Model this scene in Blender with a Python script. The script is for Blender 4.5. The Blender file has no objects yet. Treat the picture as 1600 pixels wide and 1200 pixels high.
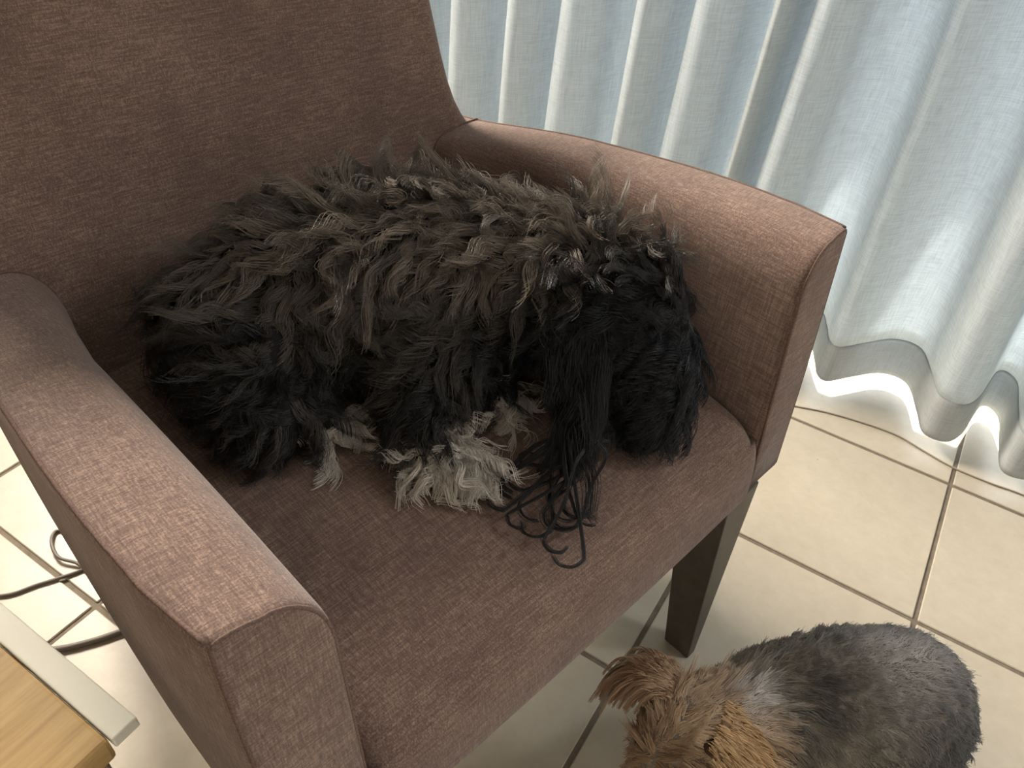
import bpy, bmesh, math, random
import numpy as np
from mathutils import Vector, Matrix, noise as mnoise
from mathutils.kdtree import KDTree

# ------------------------------------------------------------------ scene, camera, light
scene = bpy.context.scene
C = scene.collection
T = 0.335                                   # floor tile pitch

cam_data = bpy.data.cameras.new('camera')
cam_data.sensor_fit = 'HORIZONTAL'; cam_data.sensor_width = 36.0
cam_data.lens = 1197.35 / 1600 * 36.0
cam_data.clip_start = 0.02
cam = bpy.data.objects.new('camera', cam_data); C.objects.link(cam)
PITCH, ROLL, YAW = 0.720150, 0.085215, -1.057996
fwd = Vector((math.cos(YAW)*math.cos(PITCH), math.sin(YAW)*math.cos(PITCH), -math.sin(PITCH)))
rgt = Vector((math.sin(YAW), -math.cos(YAW), 0))
upv = rgt.cross(fwd)
r2 = rgt*math.cos(ROLL) + upv*math.sin(ROLL)
u2 = -rgt*math.sin(ROLL) + upv*math.cos(ROLL)
cam.matrix_world = Matrix(((r2.x, u2.x, -fwd.x, 0.2275), (r2.y, u2.y, -fwd.y, 1.2345), (r2.z, u2.z, -fwd.z, 0.9965), (0, 0, 0, 1)))
scene.camera = cam

world = bpy.data.worlds.new('world'); scene.world = world; world.use_nodes = True
bgn = world.node_tree.nodes['Background']
bgn.inputs['Color'].default_value = (0.83, 0.91, 1.0, 1); bgn.inputs['Strength'].default_value = 4.3

def add_light(name, kind, energy, color, loc, target, **kw):
    l = bpy.data.lights.new(name, kind); l.energy = energy; l.color = color
    for k, v in kw.items(): setattr(l, k, v)
    o = bpy.data.objects.new(name, l); C.objects.link(o); o.location = loc
    o.rotation_euler = (Vector(target) - Vector(loc)).to_track_quat('-Z', 'Y').to_euler()
    return o
sun_to = Vector((-0.16, 0.22, -1.0))
add_light('sun', 'SUN', 26.0, (1.0, 0.97, 0.92), (0.5, -2, 4), Vector((0.5, -2, 4)) + sun_to, angle=0.012)
add_light('key_light', 'AREA', 104.0, (1.0, 0.91, 0.80), (2.52, 0.22, 1.68), (0.50, 0.70, 0.75), shape='RECTANGLE', size=0.8, size_y=0.7, spread=1.9)  # added warm key from an unseen source; the wall behind has no window
add_light('fill_light', 'AREA', 58.0, (0.94, 0.96, 1.0), (-1.02, -0.30, 2.25), (0.80, 0.75, 0.75), shape='RECTANGLE', size=0.6, size_y=0.45)  # added fill to brighten the chair back, set above the door opening

scene.view_settings.view_transform = 'Standard'
scene.view_settings.look = 'None'
scene.view_settings.gamma = 1.0
scene.view_settings.use_curve_mapping = False
scene.view_settings.exposure = -0.32

rng = np.random.default_rng(7)
random.seed(7)

# ------------------------------------------------------------------ material helpers
def new_mat(name):
    m = bpy.data.materials.new(name); m.use_nodes = True
    nt = m.node_tree; b = nt.nodes['Principled BSDF']
    return m, nt, b
def N(nt, kind, **kw):
    n = nt.nodes.new(kind)
    for k, v in kw.items():
        if k in n.inputs: n.inputs[k].default_value = v
        else: setattr(n, k, v)
    return n
def ramp(nt, fac, stops):
    r = N(nt, 'ShaderNodeValToRGB')
    while len(r.color_ramp.elements) < len(stops): r.color_ramp.elements.new(0.5)
    for e, (p, c) in zip(r.color_ramp.elements, stops):
        e.position = p; e.color = (*c, 1)
    nt.links.new(fac, r.inputs['Fac'])
    return r
def scaled_noise(nt, coord, scale, detail=3, rough=0.6, s=1.0):
    mp = N(nt, 'ShaderNodeMapping'); mp.inputs['Scale'].default_value = scale
    nt.links.new(coord, mp.inputs['Vector'])
    nz = N(nt, 'ShaderNodeTexNoise', Scale=s, Detail=detail, Roughness=rough)
    nt.links.new(mp.outputs['Vector'], nz.inputs['Vector'])
    return nz.outputs['Fac']
def math_node(nt, op, a, b):
    m = N(nt, 'ShaderNodeMath', operation=op)
    for i, v in enumerate((a, b)):
        if isinstance(v, (int, float)): m.inputs[i].default_value = v
        else: nt.links.new(v, m.inputs[i])
    return m.outputs[0]

def fabric_mat(name, dark, mid, light, rough=0.95, thread=800.0, sheen=0.15):
    m, nt, b = new_mat(name)
    tc = N(nt, 'ShaderNodeTexCoord').outputs['Object']
    a = thread; l = 38.0
    n1 = scaled_noise(nt, tc, (l, a, a), 2)
    n2 = scaled_noise(nt, tc, (a, l, a), 2)
    n3 = scaled_noise(nt, tc, (a, a, l), 2)
    mx = math_node(nt, 'ADD', math_node(nt, 'ADD', n1, n2), n3)
    mx = math_node(nt, 'DIVIDE', mx, 3.0)
    big = scaled_noise(nt, tc, (9, 9, 9), 3)
    fac = math_node(nt, 'ADD', math_node(nt, 'MULTIPLY', mx, 0.85), math_node(nt, 'MULTIPLY', big, 0.15))
    cr = ramp(nt, fac, [(0.36, dark), (0.50, mid), (0.66, light)])
    nt.links.new(cr.outputs['Color'], b.inputs['Base Color'])
    b.inputs['Roughness'].default_value = rough
    b.inputs['Sheen Weight'].default_value = sheen
    b.inputs['Sheen Roughness'].default_value = 0.5
    b.inputs['Specular IOR Level'].default_value = 0.15
    bp = N(nt, 'ShaderNodeBump', Strength=0.35, Distance=0.0012)
    nt.links.new(mx, bp.inputs['Height']); nt.links.new(bp.outputs['Normal'], b.inputs['Normal'])
    return m

def plain_mat(name, col, rough=0.6, spec=0.4, noise_amt=0.08, scale=40):
    m, nt, b = new_mat(name)
    tc = N(nt, 'ShaderNodeTexCoord').outputs['Object']
    nz = scaled_noise(nt, tc, (scale,)*3, 4)
    lo = tuple(c*(1-noise_amt) for c in col); hi = tuple(min(1, c*(1+noise_amt)) for c in col)
    cr = ramp(nt, nz, [(0.3, lo), (0.7, hi)])
    nt.links.new(cr.outputs['Color'], b.inputs['Base Color'])
    b.inputs['Roughness'].default_value = rough
    b.inputs['Specular IOR Level'].default_value = spec
    return m

def tile_mat():
    m, nt, b = new_mat('cream_tile')
    geo = N(nt, 'ShaderNodeNewGeometry').outputs['Position']
    inf = N(nt, 'ShaderNodeObjectInfo').outputs['Random']
    n1 = scaled_noise(nt, geo, (5, 5, 5), 5, 0.65)
    n2 = scaled_noise(nt, geo, (40, 40, 40), 4, 0.7)
    sp = scaled_noise(nt, geo, (75, 75, 75), 1, 0.5)
    fac = math_node(nt, 'ADD', math_node(nt, 'MULTIPLY', n1, 0.6), math_node(nt, 'MULTIPLY', n2, 0.3))
    fac = math_node(nt, 'ADD', fac, math_node(nt, 'MULTIPLY', inf, 0.1))
    cr = ramp(nt, fac, [(0.30, (0.455, 0.395, 0.300)), (0.52, (0.52, 0.460, 0.358)), (0.72, (0.58, 0.52, 0.415))])
    speck = ramp(nt, sp, [(0.80, (1, 1, 1)), (0.83, (0.45, 0.38, 0.3))])
    mx = N(nt, 'ShaderNodeMixRGB', blend_type='MULTIPLY'); mx.inputs[0].default_value = 1
    nt.links.new(cr.outputs['Color'], mx.inputs[1]); nt.links.new(speck.outputs['Color'], mx.inputs[2])
    nt.links.new(mx.outputs[0], b.inputs['Base Color'])
    b.inputs['Roughness'].default_value = 0.38; b.inputs['Specular IOR Level'].default_value = 0.4
    bp = N(nt, 'ShaderNodeBump', Strength=0.12, Distance=0.002)
    nt.links.new(n2, bp.inputs['Height']); nt.links.new(bp.outputs['Normal'], b.inputs['Normal'])
    return m

def curtain_mat(name, col, transl, amt):
    m, nt, b = new_mat(name)
    nt.nodes.remove(b)
    out = nt.nodes['Material Output']
    tc = N(nt, 'ShaderNodeTexCoord').outputs['Object']
    h = scaled_noise(nt, tc, (30, 30, 500), 2); v = scaled_noise(nt, tc, (450, 450, 25), 2)
    w = math_node(nt, 'DIVIDE', math_node(nt, 'ADD', h, v), 2.0)
    cr = ramp(nt, w, [(0.35, tuple(c*0.90 for c in col)), (0.6, tuple(min(1, c*1.05) for c in col))])
    tr = ramp(nt, w, [(0.35, tuple(c*0.85 for c in transl)), (0.6, tuple(min(1, c*1.1) for c in transl))])
    bp = N(nt, 'ShaderNodeBump', Strength=0.25, Distance=0.001); nt.links.new(w, bp.inputs['Height'])
    d = N(nt, 'ShaderNodeBsdfDiffuse'); t = N(nt, 'ShaderNodeBsdfTranslucent')
    nt.links.new(cr.outputs['Color'], d.inputs['Color']); nt.links.new(tr.outputs['Color'], t.inputs['Color'])
    nt.links.new(bp.outputs['Normal'], d.inputs['Normal'])
    mx = N(nt, 'ShaderNodeMixShader'); mx.inputs[0].default_value = amt
    nt.links.new(d.outputs[0], mx.inputs[1]); nt.links.new(t.outputs[0], mx.inputs[2])
    nt.links.new(mx.outputs[0], out.inputs['Surface'])
    return m

def wood_mat():
    m, nt, b = new_mat('oak_veneer')
    tc = N(nt, 'ShaderNodeTexCoord').outputs['Object']
    n1 = scaled_noise(nt, tc, (60, 5, 60), 5, 0.65)
    n2 = scaled_noise(nt, tc, (300, 14, 300), 3, 0.6)
    fac = math_node(nt, 'ADD', math_node(nt, 'MULTIPLY', n1, 0.65), math_node(nt, 'MULTIPLY', n2, 0.35))
    cr = ramp(nt, fac, [(0.28, (0.30, 0.175, 0.055)), (0.50, (0.47, 0.305, 0.115)), (0.72, (0.57, 0.395, 0.17))])
    nt.links.new(cr.outputs['Color'], b.inputs['Base Color'])
    b.inputs['Roughness'].default_value = 0.45
    return m

def hair_mat(name, rough=0.42, spec=0.4):
    m, nt, b = new_mat(name)
    at = N(nt, 'ShaderNodeAttribute'); at.attribute_name = 'tint'
    nt.links.new(at.outputs['Color'], b.inputs['Base Color'])
    b.inputs['Roughness'].default_value = rough
    b.inputs['Specular IOR Level'].default_value = spec
    return m

M = {
    'brown': fabric_mat('brown_linen', (0.092, 0.058, 0.046), (0.170, 0.113, 0.090), (0.37, 0.262, 0.205)),
    'seam': plain_mat('brown_piping', (0.150, 0.099, 0.08), 0.95, 0.1, 0.4, 700),
    'leg': plain_mat('dark_stained_leg', (0.070, 0.056, 0.042), 0.45, 0.4, 0.2, 60),
    'under': plain_mat('black_underlining', (0.02, 0.018, 0.016), 0.9, 0.1),
    'tile': tile_mat(),
    'grout': plain_mat('grey_grout', (0.20, 0.165, 0.125), 0.9, 0.2, 0.2, 60),
    'curtain': curtain_mat('pale_blue_curtain', (0.64, 0.67, 0.66), (0.67, 0.71, 0.73), 0.50),
    'hem': curtain_mat('curtain_hem_cloth', (0.57, 0.59, 0.58), (0.46, 0.50, 0.53), 0.32),
    'wall': plain_mat('white_wall_paint', (0.56, 0.54, 0.51), 0.9, 0.2, 0.03, 15),
    'metal': plain_mat('white_metal', (0.7, 0.7, 0.7), 0.4, 0.5, 0.03, 15),
    'cord': plain_mat('grey_cable', (0.16, 0.135, 0.11), 0.5, 0.4),
    'line_beige': plain_mat('beige_line', (0.33, 0.28, 0.215), 0.6, 0.4),
    'wood': wood_mat(),
    'cream': plain_mat('cream_laminate', (0.84, 0.82, 0.70), 0.4, 0.4, 0.03, 15),
    'shaded_wood': plain_mat('brown_side_panel', (0.20, 0.145, 0.095), 0.5, 0.4, 0.15, 50),  # shade on the wooden sides is put into this darker brown
    'skin_black': plain_mat('dark_dog_skin', (0.014, 0.013, 0.014), 0.8, 0.1),
    'skin_grey': plain_mat('grey_dog_skin', (0.17, 0.145, 0.115), 0.8, 0.1),
    'skin_tan': plain_mat('tan_ear_skin', (0.22, 0.13, 0.075), 0.75, 0.15),
    'nose': plain_mat('black_nose', (0.012, 0.011, 0.011), 0.35, 0.5),
    'eye': plain_mat('dark_eye', (0.012, 0.007, 0.004), 0.08, 0.6),
    'hair': hair_mat('dog_hair'),
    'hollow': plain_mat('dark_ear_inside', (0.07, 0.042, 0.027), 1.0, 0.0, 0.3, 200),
}

# ------------------------------------------------------------------ mesh helpers
def tag(o, label=None, cat=None, group=None, kind=None):
    if label: o['label'] = label
    if cat: o['category'] = cat
    if group: o['group'] = group
    if kind: o['kind'] = kind
    return o
def empty(name, loc, rz=0.0):
    o = bpy.data.objects.new(name, None); C.objects.link(o)
    o.location = loc; o.rotation_euler = (0, 0, rz); o.empty_display_size = 0.05
    return o
def link_mesh(name, me, mat, parent=None, smooth=True, loc=None):
    me.materials.clear(); me.materials.append(mat)
    me.polygons.foreach_set('use_smooth', [smooth]*len(me.polygons))
    o = bpy.data.objects.new(name, me); C.objects.link(o)
    if parent: o.parent = parent
    if loc is not None: o.location = loc
    return o
def mesh(name, verts, faces, mat, parent=None, smooth=True, loc=None, recalc=True):
    me = bpy.data.meshes.new(name); me.from_pydata([tuple(map(float, v)) for v in verts], [], faces)
    if recalc:
        bm = bmesh.new(); bm.from_mesh(me); bmesh.ops.recalc_face_normals(bm, faces=bm.faces); bm.to_mesh(me); bm.free()
    return link_mesh(name, me, mat, parent, smooth, loc)
def bevel_box(name, lo, hi, mat, parent=None, bev=0.003, seg=2, loc=None, fn=None):
    bm = bmesh.new(); bmesh.ops.create_cube(bm, size=1)
    for v in bm.verts:
        v.co = Vector([(lo[i]+hi[i])/2 + v.co[i]*(hi[i]-lo[i]) for i in range(3)])
    if bev: bmesh.ops.bevel(bm, geom=list(bm.edges), offset=bev, segments=seg, profile=0.5, affect='EDGES')
    if fn:
        for v in bm.verts: v.co = Vector(fn(v.co))
    me = bpy.data.meshes.new(name); bm.to_mesh(me); bm.free()
    return link_mesh(name, me, mat, parent, False, loc)
def loft(name, rings, mat, parent=None, caps=True, smooth=True, closed=True):
    n = len(rings[0]); vs = [v for r in rings for v in r]; fs = []
    for i in range(len(rings)-1):
        for j in range(n if closed else n-1):
            k = (j+1) % n
            fs.append((i*n+j, i*n+k, (i+1)*n+k, (i+1)*n+j))
    if caps:
        fs.append(tuple(range(n))); fs.append(tuple(range((len(rings)-1)*n, len(rings)*n)))
    return mesh(name, vs, fs, mat, parent, smooth)
def catmull(pts, per=8):
    P = [np.array(p, float) for p in pts]; P = [2*P[0]-P[1]] + P + [2*P[-1]-P[-2]]
    out = []
    for i in range(1, len(P)-2):
        for k in range(per):
            t = k/per
            out.append(0.5*((2*P[i]) + (-P[i-1]+P[i+1])*t + (2*P[i-1]-5*P[i]+4*P[i+1]-P[i+2])*t*t + (-P[i-1]+3*P[i]-3*P[i+1]+P[i+2])*t**3))
    out.append(P[-2]); return np.array(out)
def tube_rings(path, rad, sides=8):
    path = np.array(path, float); rings = []
    ref = np.array([0.0, 0.0, 1.0])
    for i in range(len(path)):
        d = path[min(i+1, len(path)-1)] - path[max(i-1, 0)]; d /= np.linalg.norm(d) + 1e-12
        a = np.cross(d, ref)
        if np.linalg.norm(a) < 0.05: a = np.cross(d, np.array([1.0, 0, 0]))
        a /= np.linalg.norm(a); b = np.cross(a, d)
        r = rad[i] if hasattr(rad, '__len__') else rad
        rings.append([path[i] + r*(math.cos(q)*a + math.sin(q)*b) for q in np.linspace(0, 2*math.pi, sides, endpoint=False)])
    return rings
def tube(name, path, rad, mat, parent=None, sides=8):
    return loft(name, tube_rings(path, rad, sides), mat, parent)
def interp(x, xs, ys): return float(np.interp(x, xs, ys))

# ------------------------------------------------------------------ the setting
floor = bevel_box('floor', (-2.2, -1.6, -0.03), (2.7, 2.4, -0.003), M['grout'], bev=0)
tag(floor, kind='structure')
g = 0.0038
tile_me = bevel_box('tile', (g, g, -0.008), (T-g, T-g, 0.0), M['tile'], floor, bev=0.0014, seg=1)
first = True
for i in range(-5, 8):
    for j in range(-2, 7):
        o = tile_me if first else tile_me.copy()
        if not first: C.objects.link(o); o.parent = floor
        o.location = (i*T, j*T, random.uniform(-0.0004, 0.0)); first = False
WALLY = -0.46
def struct(name, lo, hi, mat, bev=0): return tag(bevel_box(name, lo, hi, mat, bev=bev), kind='structure')
struct('wall_window', (-2.2, WALLY-0.12, 2.12), (2.6, WALLY, 2.55), M['wall'])
struct('wall_window_end', (1.95, WALLY-0.12, 0.0), (2.6, WALLY, 2.12), M['wall'])
struct('wall_window_start', (-2.2, WALLY-0.12, 0.0), (-1.75, WALLY, 2.12), M['wall'])
struct('wall_back', (2.6, WALLY-0.12, 0.0), (2.7, 2.4, 2.55), M['wall'])
struct('wall_far_end', (-2.3, WALLY-0.12, 0.0), (-2.2, 2.4, 2.55), M['wall'])
struct('wall_camera', (-2.2, 2.3, 0.0), (2.6, 2.4, 2.55), M['wall'])
struct('ceiling', (-2.2, WALLY-0.12, 2.55), (2.7, 2.4, 2.63), M['wall'])
dr = empty('door_1', (0.1, WALLY-0.06, 0)); tag(dr, kind='structure')
bevel_box('door_frame', (1.79, -0.05, 0), (1.85, 0.05, 2.12), M['metal'], dr, 0.004)
bevel_box('door_frame', (-1.85, -0.05, 0), (-1.79, 0.05, 2.12), M['metal'], dr, 0.004)
bevel_box('door_frame', (-1.79, -0.05, 2.06), (1.79, 0.05, 2.12), M['metal'], dr, 0.004)

# curtain -------------------------------------------------------------------
plan = [(-0.95, -0.15), (-0.90, -0.06), (-0.85, -0.07), (-0.82, -0.18), (-0.76, -0.2), (-0.71, -0.07), (-0.66, -0.06), (-0.63, -0.18), (-0.57, -0.20), (-0.53, -0.08), (-0.48, -0.06), (-0.45, -0.17), (-0.40, -0.20), (-0.36, -0.09), (-0.31, -0.06), (-0.28, -0.13), (-0.24, -0.20), (-0.19, -0.19), (-0.15, -0.10), (-0.11, -0.052), (-0.070, -0.050), (-0.058, -0.12), (-0.049, -0.195),
        (-0.028, -0.222), (-0.010, -0.212), (-0.001, -0.172), (0.011, -0.104), (0.034, -0.064), (0.074, -0.066), (0.095, -0.121), (0.127, -0.197), (0.174, -0.199),
        (0.222, -0.146), (0.262, -0.100), (0.285, -0.108), (0.303, -0.150), (0.33, -0.20), (0.38, -0.20)]
for e, w in ((0.515, 0.085), (0.585, 0.045), (0.712, 0.080), (0.812, 0.065), (0.962, 0.090), (1.068, 0.070), (1.20, 0.08), (1.34, 0.08), (1.49, 0.09), (1.64, 0.09)):
    plan += [(e-w-0.012, -0.15), (e-w+0.006, -0.09), (e-w*0.5, -0.058), (e-0.008, -0.075), (e+0.002, -0.135), (e+0.018, -0.19)]
plan += [(1.76, -0.15)]
pl = catmull(plan, 6)
HEM = 0.036; HEMTOP = 0.036 + 0.088; CTOP = 2.22
def curtain_pt(k, z):
    x, y = pl[k]
    h = (z-HEM)/2.2
    x2 = x + (0.085*z*max(0, min(1, (0.45-x)/0.4)) if z < 1.2 else 0.102*max(0, min(1, (0.45-x)/0.4)))
    x2 -= 0.03*min(z, 1.2)*max(0, min(1, (x-0.45)/0.1))
    yy = -0.135 + (y+0.135)*(1-0.35*h)
    yy += 0.004*mnoise.noise(Vector((x*9, z*3.1, 2.0))); x2 += 0.006*mnoise.noise(Vector((x*7, z*2.2, 9.0)))
    return (x2, yy, z)
def curtain_sheet(name, zs, mat, parent, off=0.0):
    vs = []; n = len(pl); fs = []
    for z in zs:
        for k in range(n):
            x, y, zz = curtain_pt(k, z)
            if z == zs[0]: zz += 0.004*mnoise.noise(Vector((x*6, 0, 4)))
            vs.append((x, y+off, zz))
    for a in range(len(zs)-1):
        for k in range(n-1): fs.append((a*n+k, a*n+k+1, (a+1)*n+k+1, (a+1)*n+k))
    return mesh(name, vs, fs, mat, parent, True, recalc=False)
cur = empty('curtain', (0, 0, 0))
tag(cur, 'pale blue-white floor-length curtain in deep pleats, lit from behind', 'curtain')
cloth = curtain_sheet('curtain_cloth', list(np.linspace(HEMTOP-0.004, 0.9, 26)) + list(np.linspace(0.95, CTOP, 14)), M['curtain'], cur)
hem = curtain_sheet('hem', list(np.linspace(HEM, HEMTOP, 9)), M['hem'], cur)
tag(hem, 'darker doubled hem along the bottom of the curtain')
for o, th in ((cloth, 0.0012), (hem, 0.0024)):
    md = o.modifiers.new('thickness', 'SOLIDIFY'); md.thickness = th; md.offset = 0
rail = bevel_box('trim_1', (-1.1, -0.19, CTOP-0.02), (1.9, -0.08, 2.55), M['metal'], bev=0.004); tag(rail, kind='structure')

# cables and a thin line on the floor ------------------------------------------------------------
def cord(name, pts, rad, mat, label, group=None):
    path = catmull([(x, y, max(z, rad)) for x, y, z in pts], 8)
    base = Vector(tuple(path[0]))
    base.z = 0
    o = tube(name, path - np.array(base), rad, mat); o.location = base
    return tag(o, label, 'cable', group)
cord('floor_line', [(0.52, 0.03, 0), (0.40, 0.0, 0), (0.302, -0.033, 0), (0.242, -0.054, 0), (0.177, -0.067, 0), (0.111, -0.072, 0), (0.055, -0.058, 0), (0.002, -0.046, 0), (-0.06, -0.046, 0), (-0.117, -0.051, 0), (-0.25, -0.05, 0)], 0.0017, M['line_beige'],  # thin beige tube following the hem across the tiles
     'thin beige line on the tiles along the curtain hem')
cord('power_cable', [(1.30, 1.16, 0), (1.20, 1.115, 0), (1.125, 1.072, 0), (1.099, 1.031, 0), (1.073, 0.985, 0), (1.074, 0.970, 0), (1.09, 0.960, 0), (1.13, 0.951, 0), (1.163, 0.957, 0.002), (1.150, 0.975, 0.006), (1.115, 0.987, 0.0075), (1.085, 0.978, 0.006), (1.066, 0.978, 0.003)], 0.0026, M['cord'],
     'looped dark grey cable on the tiles beside the chair arm')
cord('power_cable', [(1.15, 1.30, 0), (1.06, 1.17, 0), (1.015, 1.105, 0), (0.979, 1.070, 0), (0.956, 1.040, 0), (0.941, 1.016, 0), (0.937, 1.006, 0), (0.945, 0.998, 0)], 0.0042, M['cord'],
     'thicker grey cable running from under the wooden side table towards the chair')

# side table ----------------------------------------------------------------------
tb = empty('side_table', (0.527, 1.156, 0))
tag(tb, 'low wooden side table with oak top and cream edge strip', 'table')
TZ = 0.50
bevel_box('table_top', (0.000, 0.0185, TZ-0.024), (0.46, 0.44, TZ-0.001), M['wood'], tb, 0.003)
bevel_box('edge_strip', (-0.003, 0.0, TZ-0.010), (0.46, 0.0178, TZ+0.001), M['cream'], tb, 0.0012)
bevel_box('side_panel', (0.004, 0.024, 0.0), (0.022, 0.43, TZ-0.0245), M['shaded_wood'], tb, 0.002)
bevel_box('side_panel', (0.438, 0.024, 0.0), (0.456, 0.43, TZ-0.0245), M['shaded_wood'], tb, 0.002)
bevel_box('shelf', (0.0225, 0.03, 0.12), (0.4375, 0.43, 0.138), M['wood'], tb, 0.002)

# ------------------------------------------------------------------ armchair
CH = Vector((0.62, 0.75, 0)); CROT = math.radians(166.6)
chair = empty('armchair', CH, CROT)
tag(chair, 'brown woven-fabric armchair with sloping arms and dark wooden legs', 'armchair')
OT = [-0.36, -0.33, -0.22, -0.10, 0.0, 0.10, 0.20, 0.262]; OS = [0.330, 0.334, 0.343, 0.348, 0.350, 0.351, 0.346, 0.336]
ZT = [-0.40, -0.36, -0.31, -0.264, -0.217, -0.105, 0.0, 0.083, 0.165, 0.262]; ZZ = [0.556, 0.554, 0.557, 0.563, 0.574, 0.598, 0.613, 0.624, 0.632, 0.638]
def smooth_interp(x, xs, ys):
    return sum(interp(x+d, xs, ys)*w for d, w in ((-0.04, 0.15), (-0.02, 0.22), (0, 0.26), (0.02, 0.22), (0.04, 0.15)))
def inner_s(t): return interp(t, [-0.40, -0.30, -0.24, -0.18, -0.10, 0.3], [0.235, 0.240, 0.246, 0.256, 0.265, 0.267])
ZB = 0.325
def arm_ring(t, sg, rnd=0.0, dtop=0.0):
    """cross section at station t; returns points in (x=t, y=s, z); front stations lean forward going down"""
    so = smooth_interp(t, OT, OS) if t < 0.2 else interp(t, OT, OS); si = inner_s(t)
    zt = smooth_interp(t, ZT, ZZ) if t < 0.2 else interp(t, ZT, ZZ)
    zt -= dtop
    pts = []
    for k in range(9):                                  # outer face, bottom -> top
        f = k/8; z = ZB + (zt-0.004-ZB)*f
        pts.append((so-rnd - 0.004*(1-f) + 0.003*math.sin(math.pi*f), z))
    pts.append((so-rnd-0.002, zt-0.001)); pts.append((so-rnd-0.006, zt))
    top_i = si + 0.040
    for k in (0.33, 0.66): pts.append((so-rnd-0.006 + (top_i-so+rnd+0.006)*k, zt + 0.001*math.sin(math.pi*k) - 0.004*k))
    zc = zt-0.004
    for k in range(0, 9):                               # big inner rounding
        a = k/8*math.pi/2
        pts.append((top_i - (0.040-rnd)*math.sin(a), zc - 0.055*(1-math.cos(a))))
    for k in range(1, 7): pts.append((si+rnd, zc-0.055 - (zc-0.055-ZB)*k/6))
    lean = interp(t, [0.12, 0.262], [0, 0.085])
    return [(t + (0.638-z)*lean, sg*s, z) for s, z in pts]
for sg, side in ((1, 'window'), (-1, 'table')):
    st = list(np.linspace(-0.37, 0.24, 34)) + [0.248, 0.254]
    rings = [arm_ring(t, sg) for t in st]
    rings += [arm_ring(0.259, sg, 0.001, 0.0006), arm_ring(0.2615, sg, 0.003, 0.002), arm_ring(0.262, sg, 0.006, 0.005)]
    arm = loft('arm', rings, M['brown'], chair)
    n = len(rings[0])
    top_edge = [np.array(arm_ring(t, sg)[9]) for t in st] + [np.array(arm_ring(0.259, sg, 0.001)[9])]
    tube('seam', top_edge, 0.0016, M['seam'], arm, 6)
    fr = arm_ring(0.2605, sg, 0.0022, 0.0015)
    tube('seam', [np.array(q) for q in fr], 0.0015, M['seam'], arm, 6)

# back
def back_ring(z):
    tf = -0.235 - 0.33*(z-0.43)
    if z > 0.80: tf = -0.235 - 0.33*0.37 - 0.33*(z-0.80)
    hw = interp(z, [0.33, 0.50, 0.548, 0.560, 0.572, 0.59, 0.615, 0.65, 0.72, 0.90], [0.330, 0.3315, 0.3315, 0.327, 0.320, 0.313, 0.3075, 0.3045, 0.302, 0.296])
    th = 0.085; pts = []
    rr = 0.022
    # rounded rectangle, front-facing rounding radius rr
    def corner(x, y, sx, sy, rev):
        out = []
        for k in range(6):
            a = k/5*math.pi/2
            out.append((x - sx*rr*(1-math.cos(a)), y - sy*rr*(1-math.sin(a))))
        return out[::-1] if rev else out
    f = []
    f += corner(tf, hw, 1, 1, False)                      # x from tf inward, ends at y=hw
    f += corner(tf-th, hw, -1, 1, True)
    f += [(tf-th, y) for y in np.linspace(hw*0.8, -hw*0.8, 7)]
    f += corner(tf-th, -hw, -1, -1, False)
    f += corner(tf, -hw, 1, -1, True)
    f += [(tf - 0.010*(1-(y/hw)**2), y) for y in np.linspace(-hw*0.9, hw*0.9, 13)]
    return [(x, y, z) for x, y in f]
zs = [0.33, 0.38, 0.42, 0.46, 0.50, 0.52, 0.54, 0.548, 0.554, 0.560, 0.566, 0.572, 0.58, 0.59, 0.602, 0.615, 0.63, 0.65, 0.68, 0.72, 0.76, 0.80, 0.83, 0.85]
rings = [back_ring(z) for z in zs]
for z, f in ((0.862, 0.985), (0.870, 0.95), (0.874, 0.90)):
    r = back_ring(z); c = np.mean(np.array(r), axis=0)
    rings.append([tuple(c + (np.array(q)-c)*np.array([0.3+0.7*(f-0.88)/0.12 if f < 1 else 1, f, 1])) for q in r])
back = loft('back', rings, M['brown'], chair)
for sg in (1, -1):                                       # seam where each arm meets the back
    pts = []
    for q in arm_ring(-0.27, sg)[9:20]:
        x, y, z = q
        pts.append((-0.235-0.33*(z-0.43)+0.0005, y, z))
    tube('seam', catmull(pts, 3), 0.0011, M['seam'], back, 6)

# seat cushion (crowned top, rounded front, fascia down to the rail)
prof = [(-0.27, 0.330), (-0.27, 0.40), (-0.262, 0.424), (-0.24, 0.432), (-0.18, 0.437), (-0.10, 0.441), (0.0, 0.443), (0.08, 0.442), (0.15, 0.439), (0.20, 0.435), (0.235, 0.430), (0.258, 0.424), (0.274, 0.414), (0.286, 0.399), (0.293, 0.380), (0.297, 0.355), (0.2985, 0.335), (0.297, 0.327), (0.292, 0.324)]
prof = catmull(prof, 3)
ys = np.concatenate([[-1, -0.995, -0.98, -0.95, -0.9], np.linspace(-0.8, 0.8, 17), [0.9, 0.95, 0.98, 0.995, 1]])
HWS = 0.2665
rings = []
for y in ys:
    e = max(0, (abs(y)-0.88)/0.12); drop = 0.016*(1-math.sqrt(max(0, 1-e*e)))
    ring = []
    for x, z in prof:
        zz = z; xx = x
        if z > 0.40: zz = z - drop - 0.004*y*y
        if x > 0.2: xx = x - 0.012*(1-math.sqrt(max(0, 1-e*e))) - 0.003*y*y
        ring.append((xx, y*HWS, zz))
    rings.append(ring)
seat = loft('seat_cushion', rings, M['brown'], chair)
bevel_box('underside', (-0.26, -0.25, 0.30), (0.27, 0.25, 0.3235), M['under'], chair, 0.004)

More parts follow.
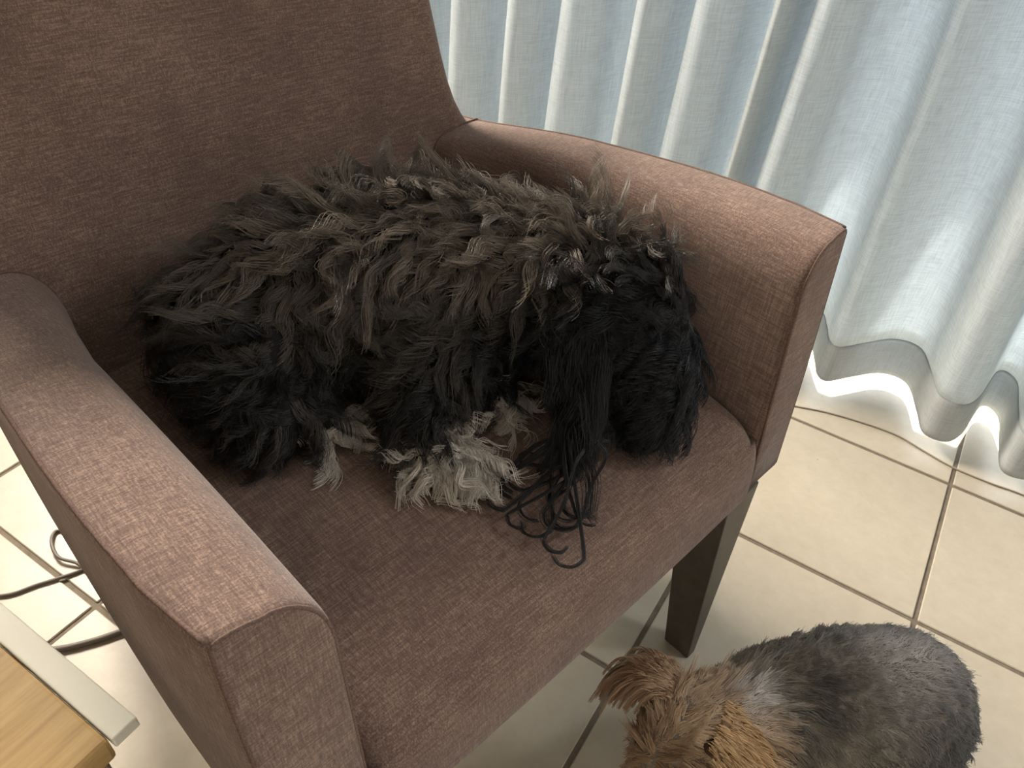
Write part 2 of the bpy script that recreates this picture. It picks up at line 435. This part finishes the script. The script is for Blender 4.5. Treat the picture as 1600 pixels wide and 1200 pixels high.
def leg(x0, x1, y0, y1, bx0, bx1, by0, by1, top):
    vs = [(x0, y0, top), (x1, y0, top), (x1, y1, top), (x0, y1, top), (bx0, by0, 0), (bx1, by0, 0), (bx1, by1, 0), (bx0, by1, 0)]
    fs = [(0, 1, 2, 3), (4, 5, 6, 7), (0, 1, 5, 4), (1, 2, 6, 5), (2, 3, 7, 6), (3, 0, 4, 7)]
    bm = bmesh.new(); bv = [bm.verts.new(v) for v in vs]
    for f in fs: bm.faces.new([bv[i] for i in f])
    bmesh.ops.recalc_face_normals(bm, faces=bm.faces)
    bmesh.ops.bevel(bm, geom=list(bm.edges), offset=0.002, segments=2, profile=0.5, affect='EDGES')
    me = bpy.data.meshes.new('leg'); bm.to_mesh(me); bm.free()
    return link_mesh('leg', me, M['leg'], chair, False)
for sg in (1, -1):
    leg(0.225, 0.291, sg*0.222, sg*0.288, 0.268, 0.309, sg*0.234, sg*0.252, 0.3245)
    leg(-0.34, -0.28, sg*0.24, sg*0.30, -0.43, -0.395, sg*0.25, sg*0.285, 0.3245)

# ------------------------------------------------------------------ dogs: shared builders
SV = Vector((math.cos(math.radians(-103.4)), math.sin(math.radians(-103.4)))); FV = Vector((math.cos(CROT), math.sin(CROT)))
def W(s, t, z): return np.array([CH.x + SV.x*s + FV.x*t, CH.y + SV.y*s + FV.y*t, z])

def blob_body(name, chains, origin, mat, voxel=0.007, smooth_it=6, extra=None, zmin=None):
    bm = bmesh.new()
    for ch in chains:
        ch = [(np.array(c), r) for c, r in ch]
        if len(ch) == 1: seq = ch
        else:
            seq = []
            for (c0, r0), (c1, r1) in zip(ch[:-1], ch[1:]):
                L = np.linalg.norm(c1-c0); k = max(2, int(L/(0.35*min(r0, r1))))
                for q in range(k): f = q/k; seq.append((c0*(1-f)+c1*f, r0*(1-f)+r1*f))
            seq.append(ch[-1])
        for c, r in seq:
            rv = (r, r, r) if np.isscalar(r) else r
            bmesh.ops.create_icosphere(bm, subdivisions=3, radius=1.0, matrix=Matrix.Translation(Vector(c)) @ Matrix.Diagonal((*rv, 1)))
    me = bpy.data.meshes.new(name+'_src'); bm.to_mesh(me); bm.free()
    tmp = bpy.data.objects.new(name+'_src', me); C.objects.link(tmp)
    rm = tmp.modifiers.new('r', 'REMESH'); rm.mode = 'VOXEL'; rm.voxel_size = voxel
    sm = tmp.modifiers.new('s', 'SMOOTH'); sm.iterations = smooth_it; sm.factor = 0.5
    dg = bpy.context.evaluated_depsgraph_get()
    out = bpy.data.meshes.new_from_object(tmp.evaluated_get(dg)); out.name = name
    bpy.data.objects.remove(tmp); bpy.data.meshes.remove(me)
    n = len(out.vertices); co = np.zeros(n*3); out.vertices.foreach_get('co', co); co = co.reshape(-1, 3)
    if zmin is not None: co[:, 2] = np.maximum(co[:, 2], zmin)
    out.vertices.foreach_set('co', (co-np.array(origin)).ravel()); out.update()
    return link_mesh(name, out, mat, None, True, Vector(origin))

def sample(o, n, rs, mask=None):
    me = o.data; me.calc_loop_triangles(); o_loc = np.array(o.location)
    nv = len(me.vertices); co = np.zeros(nv*3); me.vertices.foreach_get('co', co); co = co.reshape(-1, 3) + o_loc
    no = np.zeros(nv*3); me.vertices.foreach_get('normal', no); no = no.reshape(-1, 3)
    nt = len(me.loop_triangles); tri = np.zeros(nt*3, int); me.loop_triangles.foreach_get('vertices', tri); tri = tri.reshape(-1, 3)
    a, b, c = co[tri[:, 0]], co[tri[:, 1]], co[tri[:, 2]]
    ar = np.linalg.norm(np.cross(b-a, c-a), axis=1)
    if mask is not None: ar = ar*mask((a+b+c)/3)
    idx = rs.choice(nt, n, p=ar/ar.sum())
    u = rs.random(n); v = rs.random(n); fl = u+v > 1; u[fl] = 1-u[fl]; v[fl] = 1-v[fl]; w = 1-u-v
    P = a[idx]*w[:, None] + b[idx]*u[:, None] + c[idx]*v[:, None]
    q = no[tri[idx, 0]]*w[:, None] + no[tri[idx, 1]]*u[:, None] + no[tri[idx, 2]]*v[:, None]
    return P, q/np.linalg.norm(q, axis=1)[:, None]

def unit(v): return v/(np.linalg.norm(v, axis=-1, keepdims=True)+1e-9)

def link_hair(name, pts, rad, tint, parent, origin, label=None):
    """pts (k, n, 3) strand points in world space; rad (k, n); tint (k, 3)"""
    k, n = pts.shape[:2]
    cv = bpy.data.hair_curves.new(name)
    cv.add_curves([n]*k)
    cv.attributes['position'].data.foreach_set('vector', (pts-np.array(origin)).astype(np.float32).ravel())
    ra = cv.attributes.get('radius') or cv.attributes.new('radius', 'FLOAT', 'POINT')
    ra.data.foreach_set('value', rad.astype(np.float32).ravel())
    ta = cv.attributes.new('tint', 'FLOAT_COLOR', 'CURVE')
    ta.data.foreach_set('color', np.concatenate([tint, np.ones((k, 1))], 1).astype(np.float32).ravel())
    cv.materials.append(M['hair'])
    o = bpy.data.objects.new(name, cv); C.objects.link(o); o.parent = parent
    o['kind'] = 'stuff'
    if label: o['label'] = label
    return o

def grow(P, Nn, rs, n_clump, length, flow, lift, tint_fn, seg=8, wave=0.006, curl=1.6, clump=0.75, gravity=0.5, root_r=0.0007, tip_r=0.00015, jitter=0.25, floor_z=None, len_var=0.3, frizz=0.0016):
    """strand points for roots P with normals Nn; strands gather into wavy locks"""
    k = len(P)
    ci = rs.choice(k, n_clump, replace=False)
    cP, cN = P[ci], Nn[ci]
    L = length(cP)*(1 + len_var*rs.normal(size=n_clump)).clip(0.45, 1.7)
    fl = flow(cP, cN)
    jit = jitter(cP)[:, None] if callable(jitter) else jitter
    fl = unit(fl - (fl*cN).sum(1, keepdims=True)*cN + jit*rs.normal(size=(n_clump, 3)))
    lf = lift(cP) if callable(lift) else np.full(n_clump, lift)
    lf = (lf + 0.18*rs.normal(size=n_clump)).clip(0.1, 1.6)
    d = unit(fl + cN*lf[:, None])
    side = unit(np.cross(d, cN)); ph = rs.random(n_clump)*6.28; fq = curl*(0.7+0.6*rs.random(n_clump)); am = wave*(0.5+rs.random(n_clump))
    G = np.zeros((n_clump, seg, 3)); G[:, 0] = 0
    pos = np.zeros((n_clump, 3)); dd = d.copy()
    for i in range(1, seg):
        f = i/(seg-1)
        dd = unit(dd + (gravity/seg)*np.array([0, 0, -1.0]) - cN*(0.35/seg)*lf[:, None] + fl*(0.5/seg))
        pos = pos + dd*(L/(seg-1))[:, None]
        a = ph + fq*6.28*f
        env = am*min(1, f*1.6)
        G[:, i] = pos + side*(np.sin(a)*env)[:, None] + cN*(np.cos(a)*env*0.6)[:, None]
    kd = KDTree(n_clump)
    for i, q in enumerate(cP): kd.insert(q, i)
    kd.balance()
    near = np.array([kd.find(q)[1] for q in P])
    lv = 1 + 0.22*rs.normal(size=k); lv = lv.clip(0.5, 1.5)
    ts = np.linspace(0, 1, seg)
    off = P - cP[near]
    cw = clump(P) if callable(clump) else np.full(k, clump)
    conv = 1 - cw[:, None]*np.power(ts, 1.3)[None]
    pts = cP[near][:, None] + G[near]*lv[:, None, None] + off[:, None]*conv[:, :, None]
    fr = rs.normal(size=(k, 1, 3))*frizz
    pts = pts + fr*np.power(ts, 1.5)[None, :, None]
    if floor_z is not None: pts[..., 2] = np.maximum(pts[..., 2], floor_z + 0.0015*rs.random((k, 1)))
    rad = (root_r*(1-ts) + tip_r*ts)[None]*(0.75+0.5*rs.random((k, 1)))
    tint = tint_fn(P, Nn, near, n_clump)
    return pts, rad, tint


# ------------------------------------------------------------------ black dog on the seat
rs = np.random.default_rng(11)
SEATZ = 0.444
org = W(-0.02, 0.0, SEATZ)
chains = [
    [(W(-0.120, -0.130, 0.515), 0.070), (W(-0.060, -0.110, 0.540), 0.080), (W(0.020, -0.075, 0.552), 0.081), (W(0.090, -0.010, 0.552), 0.076), (W(0.142, 0.068, 0.562), 0.070), (W(0.158, 0.138, 0.542), 0.068)],
    [(W(0.158, 0.142, 0.535), 0.066), (W(0.156, 0.180, 0.508), 0.053), (W(0.138, 0.210, 0.479), 0.034)],          # skull and muzzle
    [(W(-0.130, -0.075, 0.505), 0.062), (W(-0.150, -0.030, 0.480), 0.045), (W(-0.145, -0.015, 0.465), 0.024), (W(-0.130, -0.002, 0.458), 0.016), (W(-0.112, 0.010, 0.456), 0.015)],   # near hind leg
    [(W(-0.02, -0.06, 0.50), 0.060), (W(0.03, -0.01, 0.495), 0.060), (W(0.055, 0.03, 0.505), 0.055)],                # chest and belly
    [(W(0.035, 0.015, 0.53), 0.052), (W(-0.005, 0.035, 0.515), 0.040), (W(-0.035, 0.055, 0.490), 0.030), (W(-0.055, 0.085, 0.468), 0.021), (W(-0.062, 0.108, 0.460), 0.019), (W(-0.052, 0.128, 0.457), 0.017)],   # near foreleg
    [(W(0.07, 0.04, 0.51), 0.036), (W(0.045, 0.058, 0.478), 0.022), (W(0.030, 0.078, 0.459), 0.016), (W(0.042, 0.090, 0.457), 0.015)],  # far foreleg
    [(W(-0.14, -0.16, 0.50), 0.024), (W(-0.17, -0.13, 0.475), 0.020), (W(-0.18, -0.09, 0.466), 0.016)],               # tail tucked along the flank
]
for k in range(4):                                                                                                # toes of the near paws
    chains.append([(W(-0.066+0.010*k, 0.128+0.003*math.sin(k), 0.4525), 0.0085)])
    chains.append([(W(-0.116+0.006*k, 0.003+0.006*k, 0.4520), 0.0075)])
dog = blob_body('dog', chains, org, M['skin_black'], 0.006, 7, zmin=SEATZ+0.0005)
tag(dog, 'curly black and grey dog crouching on the armchair seat with bowed head', 'dog')

spine = np.array([W(-0.13, -0.15, 0.52), W(-0.06, -0.11, 0.55), W(0.02, -0.075, 0.56), W(0.09, -0.01, 0.56), W(0.14, 0.07, 0.56), W(0.15, 0.14, 0.54)])
HEADC = W(0.15, 0.15, 0.53); WHORL = W(0.200, 0.205, 0.565)
PAWS = [(W(-0.058, 0.112, 0.450), 0.036), (W(0.040, 0.088, 0.452), 0.019), (W(-0.114, 0.008, 0.452), 0.019)]
def spine_dir(P):
    d = np.linalg.norm(P[:, None]-spine[None], axis=2); i = d.argmin(1).clip(1, len(spine)-2)
    return unit(spine[i+1]-spine[i-1])
def smoothstep(a, b, x):
    t = ((x-a)/(b-a)).clip(0, 1); return t*t*(3-2*t)
def head_w(P): return smoothstep(0.105, 0.070, np.linalg.norm(P-W(0.15, 0.165, 0.515), axis=1))
def paw_w(P):
    w = np.zeros(len(P))
    for c, r in PAWS: w = np.maximum(w, smoothstep(r*1.15, r*0.75, np.linalg.norm((P-c)*np.array([1, 1, 0.9]), axis=1)))
    return w*smoothstep(0.486, 0.468, P[:, 2])
def dog_len(P):
    h = head_w(P); pw = paw_w(P); low = smoothstep(0.52, 0.46, P[:, 2])
    return 0.038 - 0.008*h + 0.012*h*smoothstep(0.50, 0.46, P[:, 2]) - 0.008*low*(1-h) + 0.001*pw
nz_off = np.array([3.1, 7.7, 1.3])
def vec_noise(P, sc):
    return np.array([[*mnoise.noise_vector(Vector(p*sc))] for p in P])
def dog_flow(P, Nn):
    h = head_w(P)[:, None]; sd = spine_dir(P)
    body = -0.45*sd + np.array([0, 0, -0.75]) + 1.3*vec_noise(P, 16)
    away = unit(P-WHORL); head = 1.0*away + np.array([0, 0, -0.55]) + 0.15*vec_noise(P, 20)
    pw = paw_w(P)[:, None]
    cP = np.array([min(PAWS, key=lambda c: np.linalg.norm(c[0]-p))[0] for p in P])
    paw = unit((P-cP)*np.array([1, 1, 0.2])) + np.array([*(FV*0.55+SV*0.15), -0.25]) + 0.5*vec_noise(P, 40)
    return (body*(1-h) + head*h)*(1-pw) + paw*pw
def dog_lift(P): return 0.60 - 0.42*head_w(P) - 0.1*paw_w(P) + 0.25*smoothstep(0.57, 0.63, P[:, 2])
def dog_tint(P, Nn, near, nc):
    h = np.maximum(head_w(P), smoothstep(0.125, 0.085, np.linalg.norm(P-W(0.125, 0.150, 0.510), axis=1))); pw = paw_w(P); k = len(P)
    top = smoothstep(0.53, 0.62, P[:, 2])*(1-h)  # greyer upper fur: sun fade, plus lighting put into the tint
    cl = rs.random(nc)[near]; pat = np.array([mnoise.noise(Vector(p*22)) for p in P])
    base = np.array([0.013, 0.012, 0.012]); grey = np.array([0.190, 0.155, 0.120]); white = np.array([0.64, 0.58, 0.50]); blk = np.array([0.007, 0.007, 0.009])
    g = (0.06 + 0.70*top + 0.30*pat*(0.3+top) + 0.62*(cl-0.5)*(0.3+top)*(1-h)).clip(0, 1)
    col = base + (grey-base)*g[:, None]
    col = col + (blk-col)*(0.97*h)[:, None]
    w = (pw*(0.72+0.55*cl)).clip(0, 1)
    col = col + (white-col)*w[:, None]
    return (col*(0.8+0.4*rs.random((k, 1)))).clip(0.002, 1)
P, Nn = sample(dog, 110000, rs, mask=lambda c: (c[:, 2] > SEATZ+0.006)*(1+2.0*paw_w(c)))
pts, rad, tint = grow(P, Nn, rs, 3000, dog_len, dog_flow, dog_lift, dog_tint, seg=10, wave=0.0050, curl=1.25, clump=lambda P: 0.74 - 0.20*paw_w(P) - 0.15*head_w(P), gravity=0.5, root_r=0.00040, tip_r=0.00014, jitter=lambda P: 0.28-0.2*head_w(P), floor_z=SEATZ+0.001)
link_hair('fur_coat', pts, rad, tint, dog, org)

# drop ear with long wet wavy locks
ear_path = [W(0.112, 0.120, 0.565), W(0.088, 0.145, 0.545), W(0.070, 0.165, 0.515), W(0.058, 0.178, 0.490)]
er = []
for i, c in enumerate(catmull(ear_path, 4)):
    f = i/12; wd = 0.012 + 0.020*math.sin(math.pi*min(1, 0.15+f*0.75)); th = 0.005
    ax = np.array([*(SV*0.55+FV*0.83), 0.0]); ax /= np.linalg.norm(ax)
    nn = np.array([*(-SV*0.83+FV*0.45), 0.35]); nn /= np.linalg.norm(nn)
    er.append([c - org + ax*wd*math.cos(a) + nn*th*math.sin(a) for a in np.linspace(0, 2*math.pi, 12, endpoint=False)])
ear = loft('ear', er, M['skin_black'], dog)
def hair_from_guides(G, per, spread, rs, r0=0.0005, r1=0.0002, conv=0.7, floor_z=None):
    out = []
    for g_ in G:
        n = len(g_); ts = np.linspace(0, 1, n)
        for q in range(per):
            o = rs.normal(size=3)*spread
            out.append(g_ + o[None]*(1-conv*ts)[:, None] + rs.normal(size=3)*0.0009*ts[:, None])
    A = np.array(out)
    if floor_z is not None: A[..., 2] = np.maximum(A[..., 2], floor_z)
    ts = np.linspace(0, 1, A.shape[1])
    return A, np.tile((r0*(1-ts)+r1*ts)[None], (len(A), 1))
G = []
for i in range(90):                                       # upper ear hair, hanging from the flap
    f = rs.random(); k = int(f*3.999) if f < 1 else 3
    base = catmull(ear_path, 4)[int(f*12)] + np.array([*(SV*rs.normal()*0.014 + FV*rs.normal()*0.014), 0]) + np.array([0, 0, rs.normal()*0.006])
    L = 0.05 + 0.03*rs.random(); ph = rs.random()*6.28
    d = np.array([*(-SV*(0.30+0.2*rs.normal()) + FV*(0.28+0.18*rs.normal())), -0.75])
    ts = np.linspace(0, 1, 12)
    G.append(np.array([base + d*L*t + np.array([*(SV*0.006*math.sin(ph+9*t)), 0.003*math.cos(ph+9*t)])*t for t in ts]))
A1, R1 = hair_from_guides(G, 45, 0.0055, rs, 0.0003, 0.00015, 0.55, floor_z=SEATZ+0.001)
G = []
for i in range(18):                                       # wet locks curling on the seat
    a = (i+0.5*rs.random())/18
    b = W(0.075-0.045*a+0.004*rs.normal(), 0.165+0.055*rs.random(), 0.495-0.01*rs.random())
    tip = W(0.010-0.060*rs.random(), 0.165+0.085*a+0.012*rs.normal(), SEATZ+0.002)
    mid = (b*0.45+tip*0.55); mid[2] = 0.462
    dv = tip-mid; dv[2] = 0; dv = unit(dv); sd = np.array([-dv[1], dv[0], 0])*(1 if rs.random() < 0.5 else -1)
    rr = 0.006 + 0.009*rs.random(); turn = math.radians(rs.uniform(60, 230))
    ctrl = [b, b*0.7+mid*0.3+rs.normal(size=3)*0.004, mid+rs.normal(size=3)*0.006]
    for q in range(5):
        a_ = turn*q/4
        ctrl.append(tip + dv*rr*math.sin(a_) + sd*rr*(1-math.cos(a_)) + np.array([0, 0, 0.003*(1-q/4)]))
    G.append(catmull(ctrl, 6))
A2, R2 = hair_from_guides(G, 12, 0.0011, rs, 0.00035, 0.00022, 0.4, floor_z=SEATZ+0.001)
blk = np.array([0.008, 0.008, 0.009])
link_hair('ear_hair', A1, R1, np.tile(blk, (len(A1), 1))*(0.7+0.6*rs.random((len(A1), 1))), ear, org)
link_hair('wet_ear_locks', A2, R2, np.tile(blk*0.9, (len(A2), 1)), ear, org)
nose_c = W(0.132, 0.228, 0.474)
bm = bmesh.new(); bmesh.ops.create_icosphere(bm, subdivisions=3, radius=1, matrix=Matrix.Translation(Vector(nose_c-org)) @ Matrix.Diagonal((0.011, 0.012, 0.009, 1)))
me = bpy.data.meshes.new('nose'); bm.to_mesh(me); bm.free(); link_mesh('nose', me, M['nose'], dog)

# ------------------------------------------------------------------ small terrier on the floor
rs = np.random.default_rng(23)
V = lambda x, y, z: np.array([x, y, z])
yorg = V(0.10, 0.69, 0.0)
fdir = unit(V(0.15-0.025, 0.72-0.63, 0)); sdir = np.array([-fdir[1], fdir[0], 0.0])
def Y(a, b, z):                                           # a: along the body from the middle (head +), b: to the dog's left, z: height
    return yorg + fdir*a + sdir*b + V(0, 0, z)
ybody = [V(0.042, 0.630, 0.186), V(0.085, 0.664, 0.190), V(0.150, 0.714, 0.185)]
head_c = V(0.226, 0.798, 0.210); face = unit(V(0.30, 0.80, -0.45))
hx = unit(np.cross(face, V(0, 0, 1))); hz = np.cross(hx, face)
chains = [
    [(ybody[0], 0.082), (ybody[1], 0.084), (ybody[2], 0.070), (V(0.184, 0.757, 0.196), 0.054), (head_c, 0.047)],
    [(head_c, 0.048), (head_c+face*0.030, 0.038), (head_c+face*0.058-hz*0.012, 0.024), (head_c+face*0.075-hz*0.014, 0.018)],
    [(ybody[0]+V(0, 0, 0.02), 0.072), (ybody[1]+V(0, 0, 0.01), 0.074)],
]
for sgn in (1, -1):
    c = ybody[2] + sdir*sgn*0.040
    chains.append([(c-V(0, 0, 0.03), 0.036), (c+fdir*0.004-V(0, 0, 0.085), 0.022), (c*V(1, 1, 0)+V(0, 0, 0.045)+fdir*0.006, 0.017), (c*V(1, 1, 0)+V(0, 0, 0.018)+fdir*0.012, 0.017), (c*V(1, 1, 0)+V(0, 0, 0.014)+fdir*0.026, 0.014)])
    c = ybody[0] + sdir*sgn*0.046 - fdir*0.012
    chains.append([(c-V(0, 0, 0.02), 0.046), (c+fdir*0.020-V(0, 0, 0.075), 0.030), (c*V(1, 1, 0)-fdir*0.022+V(0, 0, 0.062), 0.017), (c*V(1, 1, 0)-fdir*0.010+V(0, 0, 0.020), 0.016), (c*V(1, 1, 0)+fdir*0.010+V(0, 0, 0.014), 0.014)])
tail0 = ybody[0]-fdir*0.066+V(0, 0, -0.005)
chains.append([(tail0, 0.020), (tail0-fdir*0.016+V(0, 0, -0.015), 0.012), (tail0-fdir*0.024-V(0, 0, 0.035), 0.009)])
york = blob_body('small_dog', chains, yorg, M['skin_grey'], 0.006, 6, zmin=0.0005)
tag(york, 'small grey-backed terrier with tan head standing on the cream tiles', 'dog')

HB = V(0.185, 0.765, 0.2)
def yhead(P): return smoothstep(-0.030, 0.010, (P-V(0.198, 0.762, 0.2))@unit(V(0.45, 0.80, 0.25)))
def ylen(P): 
    h = yhead(P); low = smoothstep(0.14, 0.08, P[:, 2])
    nk = np.exp(-((np.linalg.norm(P-V(0.17, 0.745, 0.24), axis=1))/0.05)**2)
    return 0.0095 + 0.0055*h + 0.012*low + 0.009*nk
def yflow(P, Nn):
    h = yhead(P)[:, None]
    body = -fdir*1.0 + np.array([0, 0, -0.75]) + 0.35*vec_noise(P, 16)
    hd = (P-(head_c+face*0.05+hz*0.02)); head = unit(hd)*0.8 + np.array([0, 0, -0.35]) + 0.25*vec_noise(P, 20)
    return body*(1-h) + head*h
def ytint(P, Nn, near, nc):
    k = len(P); h = yhead(P); cl = rs.random(nc)[near]; pat = np.array([mnoise.noise(Vector(p*18)) for p in P])
    a = (P-yorg)@fdir; up = P[:, 2]
    grey = np.array([0.27, 0.235, 0.185]); dark = np.array([0.085, 0.080, 0.068]); pale = np.array([0.60, 0.55, 0.52]); tan = np.array([0.55, 0.40, 0.265]); dtan = np.array([0.33, 0.205, 0.11]); wht = np.array([0.62, 0.60, 0.58])
    f = (0.45 + 0.7*pat + 0.5*(cl-0.5)).clip(0, 1)
    col = dark + (grey-dark)*f[:, None]
    pp = np.exp(-(np.linalg.norm(P-V(0.055, 0.628, 0.265), axis=1)/0.058)**2)          # pale patch on the hips
    col = col + (pale-col)*(0.85*pp)[:, None]
    rb = smoothstep(-0.025, -0.085, a)*0.85
    col = col + (np.array([0.085, 0.090, 0.095])-col)*(rb*(1-pp))[:, None]
    lw = smoothstep(0.215, 0.160, up)
    col = col + (np.array([0.26, 0.185, 0.11])-col)*(lw*0.85)[:, None]
    ht = tan + (dtan-tan)*((0.25+0.8*pat+0.6*(cl-0.5)).clip(0, 1)[:, None])
    fc = smoothstep(0.0, 0.045, (P-head_c)@face); ht = ht + (dtan*0.8-ht)*(0.7*fc)[:, None]
    col = col + (ht-col)*h[:, None]
    nk = np.exp(-(np.linalg.norm(P-V(0.186, 0.757, 0.246), axis=1)/0.024)**2)
    col = col + (wht-col)*(0.8*nk)[:, None]
    return (col*(0.8+0.4*rs.random((k, 1)))).clip(0.003, 1)
P, Nn = sample(york, 110000, rs, mask=lambda c: 1.0*(c[:, 2] > 0.01))
pts, rad, tint = grow(P, Nn, rs, 4200, ylen, yflow, lambda P: 0.20 + 0.12*yhead(P), ytint, seg=6, wave=0.0008, curl=0.8, clump=0.45, gravity=0.25, root_r=0.00040, tip_r=0.00015, jitter=0.15, floor_z=0.001)
link_hair('short_fur', pts, rad, tint, york, yorg)

tg = []
for i in range(7):
    r0 = ybody[0] - fdir*0.080 + sdir*rs.uniform(-0.02, 0.03) + V(0, 0, 0.012*rs.normal())
    d = -fdir*(0.5+0.3*rs.random()) + sdir*rs.normal()*0.15
    tg.append(np.array([r0 + d*0.055*t + V(0, 0, -0.075)*t*t for t in np.linspace(0, 1, 9)]))
A, R = hair_from_guides(tg, 9, 0.0015, rs, 0.0003, 0.00015, 0.6, floor_z=0.001)
link_hair('tail_hair', A, R, np.tile(np.array([0.26, 0.20, 0.12]), (len(A), 1))*(0.7+0.6*rs.random((len(A), 1))), york, yorg)

def yorkie_ear(base, tip, wide, normal, drop, col, n_hair, label, hang=0.9):
    ax = tip-base; Lh = np.linalg.norm(ax); axn = ax/Lh
    wd = unit(np.cross(normal, axn)); nn = np.cross(axn, wd)
    rings = []; mids = []
    for i in range(11):
        f = i/10; w = wide*(1-f)**0.75*(0.85+0.35*math.sin(math.pi*f)) + 0.0015
        c = base + ax*f + np.array(drop)*f*f
        mids.append((c, w))
        ring = []
        for a in np.linspace(0, 2*math.pi, 14, endpoint=False):
            cup = 0.22*w*(math.cos(a)**2)                     # cupped leather
            ring.append(c + wd*w*math.cos(a) + nn*(0.0022*math.sin(a) - cup) - yorg)
        rings.append(ring)
    e = loft('ear', rings, M['skin_tan'], york)
    G = []; cols = []
    for i in range(n_hair):
        f = rs.random()**0.8; q = rs.uniform(-1, 1); k = min(9, int(f*10)); c, w = mids[k]
        side = 1 if rs.random() < 0.85 else -1
        r0 = c + wd*w*q + nn*(0.0022*side - 0.22*w*q*q)
        L = 0.016 + 0.020*rs.random() + 0.014*f*hang
        d = axn*(1.0) + wd*q*0.35 + nn*0.18*side + rs.normal(size=3)*0.12
        ts = np.linspace(0, 1, 7)
        G.append(np.array([r0 + d*L*t*(1-0.3*t) + np.array([0, 0, -1.0])*L*hang*t*t for t in ts]))
        m = (0.25+0.75*rs.random())
        cols.append(np.array(col[0])*(1-m*f) + np.array(col[1])*m*f if rs.random() < 0.8 else np.array(col[1]))
    A, R = hair_from_guides(G, 14, 0.0016, rs, 0.0004, 0.00016, 0.8, floor_z=0.001)
    ct = np.repeat(np.array(cols), 14, axis=0)*(0.8+0.4*rs.random((len(A), 1)))
    link_hair('ear_fringe', A, R, ct, e, yorg, label)
    return e
yorkie_ear(V(0.256, 0.782, 0.247), V(0.292, 0.784, 0.262), 0.028, V(0.1, -0.25, 0.95), (0.002, 0.016, -0.018), [(0.50, 0.34, 0.215), (0.24, 0.13, 0.07)], 240, 'brown fringed hair of the raised ear', 1.7)
yorkie_ear(V(0.200, 0.806, 0.253), V(0.146, 0.800, 0.244), 0.032, V(-0.30, 0.10, 0.95), (0, 0.014, -0.022), [(0.62, 0.42, 0.22), (0.46, 0.28, 0.13)], 300, 'golden hair of the folded ear')
for sgn in (1, -1):
    bm = bmesh.new(); bmesh.ops.create_icosphere(bm, subdivisions=3, radius=0.0075, matrix=Matrix.Translation(Vector(head_c+face*0.048+hx*sgn*0.020+hz*0.016-yorg)))
    me = bpy.data.meshes.new('eye'); bm.to_mesh(me); bm.free(); link_mesh('eye', me, M['eye'], york)
bm = bmesh.new(); bmesh.ops.create_icosphere(bm, subdivisions=3, radius=1, matrix=Matrix.Translation(Vector(head_c+face*0.094-hz*0.011-yorg)) @ Matrix.Diagonal((0.009, 0.009, 0.007, 1)))
me = bpy.data.meshes.new('nose'); bm.to_mesh(me); bm.free(); link_mesh('nose', me, M['nose'], york)
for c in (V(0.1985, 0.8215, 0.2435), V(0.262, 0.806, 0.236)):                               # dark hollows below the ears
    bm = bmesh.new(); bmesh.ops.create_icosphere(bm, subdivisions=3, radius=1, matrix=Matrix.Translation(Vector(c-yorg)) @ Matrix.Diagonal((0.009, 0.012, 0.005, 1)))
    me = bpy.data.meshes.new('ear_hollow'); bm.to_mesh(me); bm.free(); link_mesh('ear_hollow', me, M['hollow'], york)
